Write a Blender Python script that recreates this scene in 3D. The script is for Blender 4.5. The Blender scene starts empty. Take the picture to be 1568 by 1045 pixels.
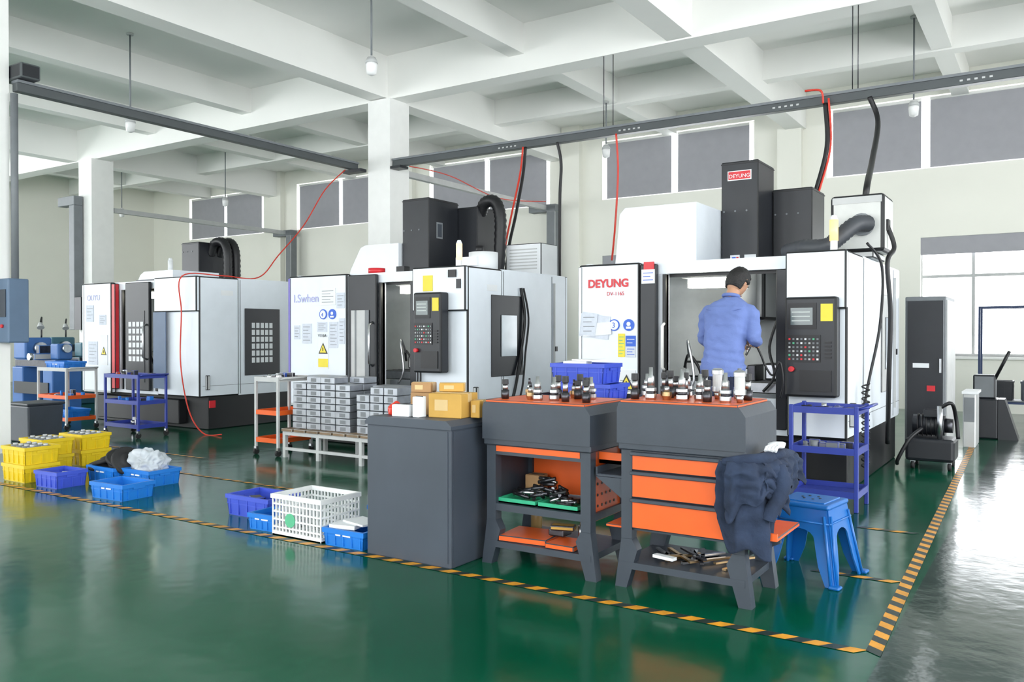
import bpy, bmesh, math, random
from mathutils import Vector, Matrix, noise
random.seed(7)
S=bpy.context.scene
# ------------------------------------------------------------------ materials
MATS={}
def mat(name,col,rough=0.5,metal=0.0,var=0.06,scale=6.0,bump=0.0,bscale=40.0,coat=0.0,emit=None,estr=0.0,trans=0.0,alpha=1.0,sheen=0.0):
    if name in MATS: return MATS[name]
    m=bpy.data.materials.new(name); m.use_nodes=True
    nt=m.node_tree; p=nt.nodes['Principled BSDF']
    tc=nt.nodes.new('ShaderNodeTexCoord')
    n=nt.nodes.new('ShaderNodeTexNoise'); n.inputs['Scale'].default_value=scale; n.inputs['Detail'].default_value=4
    nt.links.new(tc.outputs['Object'],n.inputs['Vector'])
    r=nt.nodes.new('ShaderNodeValToRGB')
    c0=[max(0,c*(1-var)) for c in col]; c1=[min(1,c*(1+var)) for c in col]
    r.color_ramp.elements[0].color=(*c0,1); r.color_ramp.elements[1].color=(*c1,1)
    r.color_ramp.elements[0].position=.3; r.color_ramp.elements[1].position=.7
    nt.links.new(n.outputs['Fac'],r.inputs['Fac']); nt.links.new(r.outputs['Color'],p.inputs['Base Color'])
    p.inputs['Roughness'].default_value=rough; p.inputs['Metallic'].default_value=metal
    p.inputs['Coat Weight'].default_value=coat
    p.inputs['Transmission Weight'].default_value=trans
    p.inputs['Alpha'].default_value=alpha
    if bump>0:
        n2=nt.nodes.new('ShaderNodeTexNoise'); n2.inputs['Scale'].default_value=bscale
        nt.links.new(tc.outputs['Object'],n2.inputs['Vector'])
        bp=nt.nodes.new('ShaderNodeBump'); bp.inputs['Strength'].default_value=bump; bp.inputs['Distance'].default_value=.01
        nt.links.new(n2.outputs['Fac'],bp.inputs['Height']); nt.links.new(bp.outputs['Normal'],p.inputs['Normal'])
    if emit:
        p.inputs['Emission Color'].default_value=(*emit,1); p.inputs['Emission Strength'].default_value=estr
    MATS[name]=m; return m
WHITE=mat('machine_white',(.76,.81,.87),.35,var=.02)
WHITE2=mat('painted_white',(.88,.88,.86),.7,var=.02)
CEIL=mat('ceiling_paint',(.90,.90,.87),.85,var=.03,scale=.6)
WALL=mat('wall_paint',(.88,.875,.80),.8,var=.02,scale=.8)
DARK=mat('machine_charcoal',(.013,.015,.020),.4,var=.1)
BASE=mat('base_casting_black',(.006,.007,.009),.5,var=.1)
BLACK=mat('black_plastic',(.009,.009,.011),.45,var=.1)
GREY=mat('bench_slate',(.036,.046,.062),.42,var=.08,bump=.05)
GREYC=mat('cabinet_slate',(.046,.058,.078),.45,var=.1,scale=3)
ORANGE=mat('orange_enamel',(.76,.115,.015),.38,var=.05)
LGREY=mat('light_grey_enamel',(.50,.51,.51),.5)
MGREY=mat('mid_grey_enamel',(.18,.195,.21),.5)
RAIL=mat('rail_grey',(.075,.085,.09),.4)
BLIND=mat('roller_blind_grey',(.37,.37,.40),.9,var=.03)
STEEL=mat('brushed_steel',(.55,.56,.58),.3,1.0,var=.1,scale=20)
ALU=mat('aluminium_block',(.38,.40,.44),.42,.7,var=.12,scale=12)
DSTEEL=mat('dark_steel',(.08,.08,.09),.35,.9,var=.2,scale=20)
BRASS=mat('bronze_metal',(.55,.38,.2),.3,1.0,var=.15,scale=20)
BLUE=mat('plastic_blue',(.012,.18,.62),.4,var=.06)
BLUE2=mat('plastic_violet_blue',(.045,.085,.54),.4,var=.06)
BLUEC=mat('cart_blue_enamel',(.028,.05,.31),.4,var=.06)
STOOLB=mat('stool_blue_plastic',(.008,.13,.44),.32,var=.05)
YEL=mat('plastic_yellow',(.74,.53,.01),.4)
YTAG=mat('yellow_sticker',(.80,.66,.05),.5)
RED=mat('red_enamel',(.62,.02,.03),.4)
REDH=mat('red_hose',(.65,.04,.02),.4)
CARD=mat('cardboard',(.38,.22,.10),.85,var=.12)
CARD2=mat('cardboard_yellow',(.52,.30,.06),.7,var=.1)
TAPEC=mat('packing_tape',(.60,.43,.2),.3)
PAPER=mat('white_paper',(.80,.82,.84),.8,var=.02)
PAPER2=mat('note_paper',(.62,.66,.74),.8,var=.05,scale=30)
PURPLE=mat('purple_trim',(.16,.13,.48),.45)
LAV=mat('lavender_print',(.42,.42,.72),.5)
SBLUE=mat('sticker_blue',(.03,.12,.6),.5)
SGREEN=mat('sticker_green',(.1,.45,.25),.5)
SCREEN=mat('lcd_screen',(.10,.13,.13),.15)
SCRL=mat('lcd_bars',(.45,.5,.48),.3)
GLASS=mat('panel_glass',(.66,.72,.78),.08,var=.25,scale=1.5)
LAMPY=mat('signal_lamp_amber',(.95,.60,.25),.3,emit=(1,.55,.2),estr=1.0)
LAMPW=mat('work_lamp_diffuser',(1,1,.9),.4,emit=(1,.97,.8),estr=12)
BULB=mat('lamp_glass_milky',(.9,.9,.9),.3)
GREENT=mat('green_tray',(.03,.38,.20),.4)
BASKW=mat('basket_white_plastic',(.76,.78,.78),.4)
BAG=mat('plastic_film',(.72,.77,.82),.25,alpha=.6)
CLOTHB=mat('shirt_blue_cloth',(.14,.20,.46),.9,var=.08,scale=5,bump=.25,bscale=90)
NAVY=mat('navy_cloth',(.012,.018,.045),.9,var=.3,scale=8,bump=.4,bscale=50)
JACK=mat('jacket_cloth',(.018,.030,.062),.95,var=.35,scale=9,bump=.3,bscale=60)
SKIN=mat('skin',(.48,.26,.16),.55,var=.06)
HAIR=mat('black_hair',(.008,.007,.007),.55,var=.3,scale=60,bump=.6,bscale=150)
EYE=mat('eye_white',(.8,.8,.78),.3)
LIP=mat('lip',(.4,.14,.11),.5)
WOODM=mat('oiled_plank',(.22,.15,.09),.7,var=.3,scale=5)
TEAL=mat('lathe_blue_green',(.05,.16,.22),.45)
LATHEB=mat('lathe_blue',(.04,.14,.40),.45)
CREAM=mat('machine_interior',(.76,.78,.77),.45)
TAPEY=mat('tape_yellow',(.66,.29,.02),.45,var=.2,scale=12)
TAPEK=mat('tape_black',(.015,.03,.025),.4)
RUBBER=mat('rubber_black',(.015,.015,.016),.7)
OLIVE=mat('olive_glass',(.3,.2,.08),.2)

# ------------------------------------------------------------------ builder
class B:
    def __init__(s,name):
        s.bm=bmesh.new(); s.mats=[]; s.name=name; s.M=Matrix.Identity(4)
    def mi(s,m):
        if m not in s.mats: s.mats.append(m)
        return s.mats.index(m)
    def _v(s,p): return s.bm.verts.new(s.M@Vector(p))
    def box(s,x0,x1,y0,y1,z0,z1,m,bev=0.0,seg=2,R=None,taper=None):
        if x1<x0:x0,x1=x1,x0
        if y1<y0:y0,y1=y1,y0
        if z1<z0:z0,z1=z1,z0
        cs=[]
        c=Vector(((x0+x1)/2,(y0+y1)/2,(z0+z1)/2))
        for z in (z0,z1):
            for x,y in ((x0,y0),(x1,y0),(x1,y1),(x0,y1)):
                p=Vector((x,y,z))
                if taper and z==z1:
                    p.x=c.x+(p.x-c.x)*taper; p.y=c.y+(p.y-c.y)*taper
                if R is not None: p=c+R@(p-c)
                cs.append(s._v(p))
        fs=[]
        k=s.mi(m)
        for q in ((3,2,1,0),(4,5,6,7),(0,1,5,4),(1,2,6,5),(2,3,7,6),(3,0,4,7)):
            f=s.bm.faces.new([cs[i] for i in q]); f.material_index=k; fs.append(f)
        if bev>0:
            es=list({e for f in fs for e in f.edges})
            bev=min(bev,.45*min(x1-x0,y1-y0,z1-z0))
            bmesh.ops.bevel(s.bm,geom=es,offset=bev,segments=seg,affect='EDGES',profile=.5)
    def ring(s,c,u,v,ru,rv,n):
        return [s._v(c+u*(ru*math.cos(2*math.pi*i/n))+v*(rv*math.sin(2*math.pi*i/n))) for i in range(n)]
    def loft(s,rings,m,cap=True,smooth=True,closed=False):
        k=s.mi(m); n=len(rings[0])
        prs=list(zip(rings[:-1],rings[1:]))
        if closed: prs.append((rings[-1],rings[0]))
        for a,b in prs:
            for i in range(n):
                f=s.bm.faces.new((a[i],a[(i+1)%n],b[(i+1)%n],b[i])); f.material_index=k; f.smooth=smooth
        if cap and not closed:
            f=s.bm.faces.new(list(reversed(rings[0]))); f.material_index=k
            f=s.bm.faces.new(rings[-1]); f.material_index=k
    def cyl(s,p0,p1,r,m,r1=None,n=16):
        p0=Vector(p0);p1=Vector(p1); r1=r if r1 is None else r1
        t=(p1-p0).normalized(); u=t.orthogonal().normalized(); v=t.cross(u)
        s.loft([s.ring(p0,u,v,r,r,n),s.ring(p1,u,v,r1,r1,n)],m)
    def lathe(s,c,prof,m,n=16,ax=(0,0,1),smooth=True):
        c=Vector(c);t=Vector(ax).normalized();u=t.orthogonal().normalized();v=t.cross(u)
        s.loft([s.ring(c+t*h,u,v,max(r,.0005),max(r,.0005),n) for h,r in prof],m,smooth=smooth)
    def tube(s,pts,r,m,n=8,closed=False,smooth_path=0,rib=0):
        pts=[Vector(p) for p in pts]
        rr=list(r) if isinstance(r,(list,tuple)) else [r]*len(pts)
        if smooth_path:
            np_=[];nr=[]
            N=len(pts)
            rng=N if closed else N-1
            for i in range(rng):
                g=lambda j:(pts[j%N] if closed else pts[max(0,min(N-1,j))])
                p0,p1,p2,p3=g(i-1),g(i),g(i+1),g(i+2)
                for q in range(smooth_path):
                    t=q/smooth_path
                    np_.append(.5*((2*p1)+(p2-p0)*t+(2*p0-5*p1+4*p2-p3)*t*t+(3*p1-p0-3*p2+p3)*t**3))
                    nr.append(rr[i]*(1-t)+rr[(i+1)%N]*t)
            if not closed: np_.append(pts[-1]); nr.append(rr[-1])
            pts=np_;rr=nr
        if rib: rr=[q*(1+rib*(1 if i%2 else -1)) for i,q in enumerate(rr)]
        N=len(pts); rings=[]; u=None
        for i in range(N):
            if closed: t=(pts[(i+1)%N]-pts[i-1])
            else: t=pts[min(i+1,N-1)]-pts[max(i-1,0)]
            t=t.normalized() if t.length>1e-9 else Vector((0,0,1))
            if u is None: u=t.orthogonal().normalized()
            else:
                u=(u-t*u.dot(t)); u=u.normalized() if u.length>1e-6 else t.orthogonal().normalized()
            v=t.cross(u)
            rings.append(s.ring(pts[i],u,v,rr[i],rr[i],n))
        s.loft(rings,m,closed=closed)
    def prism(s,poly,axis,a0,a1,m,smooth=False):
        def P(p,a):
            if axis=='x': return (a,p[0],p[1])
            if axis=='y': return (p[0],a,p[1])
            return (p[0],p[1],a)
        A=[s._v(P(p,a0)) for p in poly]; Bv=[s._v(P(p,a1)) for p in poly]
        k=s.mi(m); n=len(poly)
        fs=[s.bm.faces.new(A),s.bm.faces.new(list(reversed(Bv)))]
        for i in range(n):
            fs.append(s.bm.faces.new((A[i],Bv[i],Bv[(i+1)%n],A[(i+1)%n])))
        for f in fs: f.material_index=k
        bmesh.ops.recalc_face_normals(s.bm,faces=fs)
    def sph(s,c,r,m,sc=(1,1,1),n=16,nz=10,fn=None):
        c=Vector(c); rings=[]
        for j in range(1,nz):
            th=math.pi*j/nz
            rg=[]
            for i in range(n):
                ph=2*math.pi*i/n
                p=Vector((math.sin(th)*math.cos(ph)*sc[0],math.sin(th)*math.sin(ph)*sc[1],-math.cos(th)*sc[2]))*r
                if fn: p=fn(p)
                rg.append(s._v(c+p))
            rings.append(rg)
        s.loft(rings,m)
    def quad(s,a,b,c,d,m):
        f=s.bm.faces.new([s._v(p) for p in (a,b,c,d)]); f.material_index=s.mi(m)
    def done(s,loc=(0,0,0),rz=0,parent=None,sc=1):
        me=bpy.data.meshes.new(s.name); s.bm.to_mesh(me); s.bm.free()
        for m in s.mats: me.materials.append(m)
        o=bpy.data.objects.new(s.name,me); o.location=loc; o.rotation_euler=(0,0,rz); o.scale=(sc,sc,sc)
        S.collection.objects.link(o)
        if parent: o.parent=parent
        return o
def RZ(a): return Matrix.Rotation(a,3,'Z')
def RY(a): return Matrix.Rotation(a,3,'Y')
def label(parent,txt,size,loc,m,rot=(math.pi/2,0,0),name='label',bold=0.0):
    cu=bpy.data.curves.new(name,'FONT'); cu.body=txt; cu.size=size; cu.extrude=.001; cu.offset=bold
    cu.materials.append(m)
    o=bpy.data.objects.new(name,cu); o.location=loc; o.rotation_euler=rot; o.parent=parent
    S.collection.objects.link(o); return o
def remeshed(tmp,vox,it=3):
    md=tmp.modifiers.new('r','REMESH'); md.mode='VOXEL'; md.voxel_size=vox
    ms=tmp.modifiers.new('s','SMOOTH'); ms.iterations=it; ms.factor=.5
    dg=bpy.context.evaluated_depsgraph_get(); me=bpy.data.meshes.new_from_object(tmp.evaluated_get(dg))
    bpy.data.objects.remove(tmp); return me

# ------------------------------------------------------------------ room
XL,XR,YF,YB,ZC=-24.0,7.0,-6.0,16.0,5.8
def floor_mat():
    m=bpy.data.materials.new('green_epoxy_floor'); m.use_nodes=True; nt=m.node_tree; p=nt.nodes['Principled BSDF']
    L=nt.links.new
    tc=nt.nodes.new('ShaderNodeTexCoord')
    n=nt.nodes.new('ShaderNodeTexNoise'); n.inputs['Scale'].default_value=.5; n.inputs['Detail'].default_value=5
    r=nt.nodes.new('ShaderNodeValToRGB'); r.color_ramp.elements[0].color=(.0005,.058,.028,1); r.color_ramp.elements[1].color=(.001,.088,.045,1)
    r.color_ramp.elements[0].position=.35; r.color_ramp.elements[1].position=.65
    sx=nt.nodes.new('ShaderNodeSeparateXYZ'); L(tc.outputs['Object'],sx.inputs[0])
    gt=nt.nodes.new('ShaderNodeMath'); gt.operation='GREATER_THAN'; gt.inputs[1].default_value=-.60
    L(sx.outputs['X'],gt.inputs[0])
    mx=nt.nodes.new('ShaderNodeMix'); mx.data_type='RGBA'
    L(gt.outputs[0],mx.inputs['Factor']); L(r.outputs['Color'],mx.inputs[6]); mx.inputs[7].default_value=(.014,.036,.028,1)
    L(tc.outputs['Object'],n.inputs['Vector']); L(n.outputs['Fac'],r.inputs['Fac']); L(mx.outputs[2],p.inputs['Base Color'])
    n2=nt.nodes.new('ShaderNodeTexNoise'); n2.inputs['Scale'].default_value=3.2; n2.inputs['Detail'].default_value=2
    L(tc.outputs['Object'],n2.inputs['Vector'])
    bp=nt.nodes.new('ShaderNodeBump'); bp.inputs['Strength'].default_value=.10; bp.inputs['Distance'].default_value=.03
    L(n2.outputs['Fac'],bp.inputs['Height'])
    n4=nt.nodes.new('ShaderNodeTexNoise'); n4.inputs['Scale'].default_value=14; n4.inputs['Detail'].default_value=2
    L(tc.outputs['Object'],n4.inputs['Vector'])
    ml=nt.nodes.new('ShaderNodeMath'); ml.operation='MULTIPLY'; L(n4.outputs['Fac'],ml.inputs[0]); L(gt.outputs[0],ml.inputs[1])
    bp2=nt.nodes.new('ShaderNodeBump'); bp2.inputs['Strength'].default_value=.2; bp2.inputs['Distance'].default_value=.006
    L(ml.outputs[0],bp2.inputs['Height']); L(bp.outputs['Normal'],bp2.inputs['Normal']); L(bp2.outputs['Normal'],p.inputs['Normal'])
    n3=nt.nodes.new('ShaderNodeTexNoise'); n3.inputs['Scale'].default_value=1.3; n3.inputs['Detail'].default_value=6
    L(tc.outputs['Object'],n3.inputs['Vector'])
    mr=nt.nodes.new('ShaderNodeMapRange'); mr.inputs['To Min'].default_value=.07; mr.inputs['To Max'].default_value=.22
    L(n3.outputs['Fac'],mr.inputs['Value']); L(mr.outputs[0],p.inputs['Roughness'])
    p.inputs['Specular IOR Level'].default_value=.36
    return m
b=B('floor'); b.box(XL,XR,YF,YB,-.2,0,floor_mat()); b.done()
b=B('ceiling'); b.box(XL,XR,YF,YB,ZC,ZC+.2,CEIL)
ZT=ZC+.01
def beamx(y,w,z): b.box(XL+.01,XR-.01,y-w/2,y+w/2,z,ZT,CEIL)
def beamy(x,w,z): b.box(x-w/2,x+w/2,YF+.01,YB-.01,z,ZT+.01,CEIL)
beamx(10.4,.36,5.1); beamx(4.5,.36,5.1); beamx(-1.4,.36,5.1); beamx(13.4,.24,5.335)
for x in (-18.3,-9.25,-4.1): beamy(x,.34,5.12)
for x in (-21.3,-15.4,-12.5,-6.6,-1.4,1.5,4.2): beamy(x,.26,5.36)
b.done()
# back wall with openings
UPW=[(-22.2,-18.85),(-17.5,-14.2),(-12.85,-9.45),(-8.15,-4.9),(-3.56,-.3),(1.05,4.4)]
LOW=[(-8.15,-4.9),(-2.0,1.2),(2.0,5.0)]
UZ=(4.17,5.42); LZ=(.93,2.98)
b=B('wall_back')
def holes(bld,x0,x1,y0,y1,hs,z0,z1,m):
    x=x0
    for a,c in hs:
        bld.box(x,a,y0,y1,z0,z1,m); x=c
    bld.box(x,x1,y0,y1,z0,z1,m)
y0,y1=YB,YB+.24
b.box(XL,XR,y0,y1,0,LZ[0],WALL); holes(b,XL,XR,y0,y1,LOW,LZ[0],LZ[1],WALL)
b.box(XL,XR,y0,y1,LZ[1],UZ[0],WALL); holes(b,XL,XR,y0,y1,UPW,UZ[0],UZ[1],WALL); b.box(XL,XR,y0,y1,UZ[1],ZC+.2,WALL)
for x in (-18.2,-13.5,-8.85,-4.2,.4): b.box(x-.22,x+.22,YB-.16,YB+.01,0,ZC+.01,WALL)
b.done()
LH=[(-5,-1.5),(-.5,3),(4,7.5)]  # unseen openings, added to bring more daylight into the room
def sidewall(name,x0,x1,hs,z0,z1):
    b=B(name)
    b.box(x0,x1,YF,YB+.24,0,z0,WALL); b.box(x0,x1,YF,YB+.24,z1,ZC+.2,WALL)
    y=YF
    for a,c in hs: b.box(x0,x1,y,a,z0,z1,WALL); y=c
    b.box(x0,x1,y,YB+.24,z0,z1,WALL); b.done()
sidewall('wall_left',XL-.24,XL,LH,.9,5.3)
RH=[(-5,-2),(-1,2),(2.6,5.6),(6.4,10)]  # out of view; openings sized to balance the daylight
sidewall('wall_right',XR,XR+.24,RH,.6,5.4)
FH=[(-22,-18.5),(-17,-13.5),(-12,-8.5),(-6.5,-2.5),(-.5,3.5)]  # unseen openings behind the camera, sized for light on the machine fronts
b=B('wall_front'); b.box(XL,XR,YF-.24,YF,0,.9,WALL); b.box(XL,XR,YF-.24,YF,5.2,ZC+.2,WALL); holes(b,XL,XR,YF-.24,YF,FH,.9,5.2,WALL); b.done()
wn=1
for a,c in UPW:
    b=B('window_%d'%wn); wn+=1
    f=.045; y=YB+.08
    for x in (a,(a+c)/2-f/2,c-f): b.box(x,x+f,y,y+.06,UZ[0],UZ[1],WHITE2)
    for z in (UZ[0],UZ[1]-f): b.box(a,c,y+.005,y+.055,z,z+f,WHITE2)
    mid=(a+c)/2
    for p,q in ((a+.10,mid-.07),(mid+.07,c-.10)):
        b.box(p,q,YB+.02,YB+.03,UZ[0]+.02,UZ[1]-.05,BLIND); b.cyl((p,YB+.03,UZ[1]-.05),(q,YB+.03,UZ[1]-.05),.03,WHITE2,n=8)
    b.done()
for a,c in LOW:
    b=B('window_%d'%wn); wn+=1
    y=YB+.08; k=4; w=(c-a)/k
    for i in range(k+1): b.box(a+i*w-.025,a+i*w+.025,y,y+.06,LZ[0],LZ[1],LGREY)
    for z in (LZ[0],LZ[1]-.05,2.28): b.box(a,c,y+.005,y+.05,z,z+.05,LGREY)
    b.box(a,c,YB+.02,YB+.035,LZ[1]-.3,LZ[1],BLIND); b.box(a-.05,c+.05,YB-.06,YB+.2,LZ[0]-.04,LZ[0],WHITE2)
    b.done()
# columns
def column(x,y,s=.5):
    b=B('concrete_column'); b.box(x-s/2,x+s/2,y-s/2,y+s/2,0,5.105,WHITE2); b.done()
column(-9.21,10.4,.47); column(-17.7,10.4); column(-9.98,4.47)
# floor marking tape
def tape(x0,y0,x1,y1,w=.062):
    b=B('floor_marking_tape'); L=math.hypot(x1-x0,y1-y0); dx,dy=(x1-x0)/L,(y1-y0)/L; nx,ny=-dy,dx
    st=.07; n=int(L/st); sk=.045
    for i in range(n):
        a=i*st; c=(i+1)*st
        P=lambda t,s_:(x0+dx*t+nx*s_,y0+dy*t+ny*s_,.0025)
        b.quad(P(a,-w/2),P(c,-w/2),P(c+sk,w/2),P(a+sk,w/2),TAPEY if i%2 else TAPEK)
    b.done()
tape(-14,3.68,-.66,3.68); tape(-.63,3.66,-.95,15.5,.062); tape(-1.15,4.81,-.7,4.81,.05); tape(-1.15,6.05,-.74,6.05,.05); tape(-8.5,4.9,-5.2,4.9,.04); tape(-12.5,5.6,-7.5,5.6,.04)

# ------------------------------------------------------------------ busbar rails, ducts, lamps, cables
b=B('overhead_busbar_rail')
b.box(-8.95,6.5,10.2,10.3,4.0,4.10,RAIL,.005,1); b.box(-8.95,6.5,10.18,10.32,4.095,4.125,MGREY); b.box(-8.96,-8.75,10.15,10.35,3.96,4.0,DARK)
for x in (-6.9,-4.95,-2.9,-.9):
    for i in range(5): b.box(x+i*.07,x+i*.07+.03,10.192,10.2,4.035,4.055,LGREY)
for x,g in ((-5.2,.14),(-2.0,.06)):
    for q in (0,g): b.cyl((x+q,10.25,4.1),(x+q,10.25,5.11),.006,DSTEEL,n=6)
b.done()
b=B('overhead_busbar_rail')
b.box(-9.72,-9.62,4.75,10.12,4.0,4.1,RAIL,.005,1); b.box(-9.74,-9.6,4.75,10.12,4.095,4.125,MGREY); b.box(-9.9,-9.5,4.73,4.95,4.13,4.3,DARK,.02)
b.box(-9.85,-9.46,10.0,10.14,3.95,4.0,DARK); b.done()
b=B('overhead_cable_duct')
b.box(-9.4,-9.3,10.7,15.60,4.0,4.1,LGREY); b.box(-9.75,-9.08,15.6,15.82,3.97,4.12,MGREY); b.box(-9.3,-9.08,15.6,15.82,.9,3.97,MGREY,.01,1); b.done()
b=B('overhead_cable_duct')
b.box(-17.6,-17.5,10.7,15.60,4.0,4.1,LGREY); b.box(-18.0,-17.3,15.6,15.82,3.97,4.12,MGREY); b.box(-17.5,-17.3,15.6,15.82,.9,3.97,MGREY,.01,1); b.done()
b=B('cable_duct'); b.box(-17.95,-17.75,9.93,10.13,1.4,4.1,MGREY,.01,1); b.box(-18.4,-17.75,9.93,10.13,4.1,4.3,MGREY,.01,1); b.box(-17.75,-17.5,9.93,10.13,1.4,2.1,DARK); b.done()
b=B('electrical_cabinet'); b.box(-9.72,-9.48,4.58,4.80,1.22,1.92,mat('panel_blue_grey',(.10,.16,.25),.5),.015); b.cyl((-9.66,4.74,1.92),(-9.66,4.74,3.97),.04,MGREY,n=8)
b.box(-9.67,-9.53,4.572,4.58,1.5,1.8,GREY); b.cyl((-9.6,4.58,1.4),(-9.6,4.56,1.4),.02,RED,n=10); b.done()
def lamp(x,y,z,top=ZC):
    b=B('pendant_lamp'); b.cyl((x,y,z+.16),(x,y,top),.012,MGREY,n=8)
    b.lathe((x,y,z),[(-.02,.02),(0,.06),(.1,.07),(.13,.068),(.135,.05),(.2,.045),(.22,.02)],BULB,n=16)
    b.lathe((x,y,z),[(.13,.075),(.16,.07),(.2,.05)],LGREY,n=16); b.cyl((x,y,top-.03),(x,y,top),.05,LGREY,n=12); b.done()
lamp(-7.05,7.65,4.50); lamp(-11.6,7.35,4.34); lamp(-16.8,13.1,4.4); lamp(-6.6,13.1,4.4,5.36); lamp(-1.72,13.0,4.4); lamp(-20.6,12.8,4.4)
def cable(name,specs):
    b=B(name)
    for pts,r,m in specs: b.tube(pts,r,m,n=6,smooth_path=8)
    return b.done()
cable('power_cable',[([(-6.41,10.17,4.0),(-6.42,10.12,3.6),(-6.4,9.9,3.0),(-6.3,9.6,2.6),(-6.25,9.45,2.3),(-6.25,9.4,2.0)],.022,BLACK),([(-6.44,10.15,4.0),(-6.46,10.1,3.6),(-6.44,9.85,3.0),(-6.33,9.55,2.6),(-6.3,9.42,2.3)],.014,REDH)])
cable('power_cable',[([(-5.88,10.16,4.0),(-5.84,10.2,3.7),(-5.86,10.2,3.2),(-5.86,10.2,2.2),(-5.84,10.2,1.2)],.022,BLACK)])
cable('air_hose',[([(-4.97,10.16,4.0),(-4.96,10.2,3.5),(-5.0,10.2,2.8),(-5.0,10.1,2.3)],.014,REDH)])
cable('power_cable',[([(-2.28,10.16,4.0),(-2.25,10.12,3.5),(-2.35,10.05,3.0),(-2.45,9.95,2.6),(-2.4,9.9,2.2)],.03,BLACK),([(-2.24,10.14,4.05),(-2.21,10.12,3.5),(-2.31,10.04,3.0),(-2.4,9.9,2.6)],.013,REDH),([(-2.3,10.14,4.0),(-2.32,10.1,4.14),(-2.5,10.12,4.17)],.013,REDH)])
cable('power_cable',[([(-1.8,10.16,4.0),(-1.7,10.1,3.7),(-1.6,9.2,3.1),(-1.5,8.4,2.75),(-1.5,8.3,2.6)],.03,BLACK)])
cable('air_hose',[([(-9.7,9.9,3.98),(-9.75,9.5,3.6),(-9.8,9.1,3.0),(-9.8,8.6,2.5),(-9.78,8.2,2.14),(-9.8,7.6,2.13),(-9.95,7.05,2.1),(-9.98,7.06,1.6),(-10.0,7.06,.9),(-9.6,6.9,.3),(-9.3,6.9,.02),(-9.0,6.95,.02)],.009,REDH)])
cable('air_hose',[([(-9.2,15.4,4.15),(-9.2,13.6,3.98),(-9.2,12.0,4.17),(-9.22,10.75,4.15)],.01,REDH)])

# ------------------------------------------------------------------ CNC machining centres
def controller(b,x0,x1,z0,z1,y,m=DARK):
    w=x1-x0
    b.box(x0,x1,y-.14,y,z0,z1,m,.02)
    b.box(x0+.03,x0+w*.62,y-.147,y-.139,z0+(z1-z0)*.68,z1-.05,BLACK)
    b.box(x0+.05,x0+w*.55,y-.15,y-.146,z0+(z1-z0)*.72,z1-.09,SCREEN)
    for i in range(3): b.box(x0+.06,x0+w*.5,y-.152,y-.149,z1-.13-i*.035,z1-.12-i*.035,SCRL)
    b.box(x0+w*.7,x1-.03,y-.146,y-.139,z1-.2,z1-.06,YTAG)
    b.box(x0+.02,x0+w*.7,y-.148,y-.139,z0+(z1-z0)*.35,z0+(z1-z0)*.62,BLACK)
    cols=[PAPER,RED,LGREY,SGREEN,LGREY,MGREY,PAPER]
    for i in range(8):
        for j in range(6):
            px=x0+.035+i*(w*.62/8); pz=z0+(z1-z0)*(.37+.04*j)
            b.box(px,px+.015,y-.153,y-.147,pz,pz+.015,cols[(i*5+j*3)%7] if (i+j)%2 else RED if j<2 and i%3==0 else MGREY)
    b.cyl((x0+w*.15,y-.14,z0+(z1-z0)*.28),(x0+w*.15,y-.18,z0+(z1-z0)*.28),.022,RED,n=12)
    b.box(x0+w*.3,x1-.04,y-.15,y-.139,z0+.05,z0+(z1-z0)*.27,BLACK)
    for i in range(5): b.box(x1-.09,x1-.04,y-.15,y-.139,z0+.32+i*.03,z0+.335+i*.03,BLACK)
def handle(b,x,y,z0,z1,m=STEEL):
    b.tube([(x,y,z0),(x,y-.06,z0+.03),(x,y-.06,z1-.03),(x,y,z1)],.014,m,n=8)
def triangle(b,x,y,z,s):
    b.prism([(x-s/2,z),(x+s/2,z),(x,z+s*.87)],'y',y-.003,y,BLACK); b.prism([(x-s*.36,z+s*.08),(x+s*.36,z+s*.08),(x,z+s*.72)],'y',y-.005,y-.002,YTAG)
    b.box(x-.006,x+.006,y-.007,y-.004,z+s*.2,z+s*.5,BLACK)
def note(b,x0,x1,z0,z1,y=-.082,m=PAPER2,rot=0,lines=4,lm=MGREY):
    R=RY(rot) if rot else None
    b.box(x0,x1,y,y+.006,z0,z1,m,R=R)
    for i in range(lines):
        zz=z1-(z1-z0)*(i+1)/(lines+1); b.box(x0+(x1-x0)*.12,x1-(x1-x0)*(.12+.2*(i%2)),y-.001,y,zz-.003,zz+.003,lm)
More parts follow.
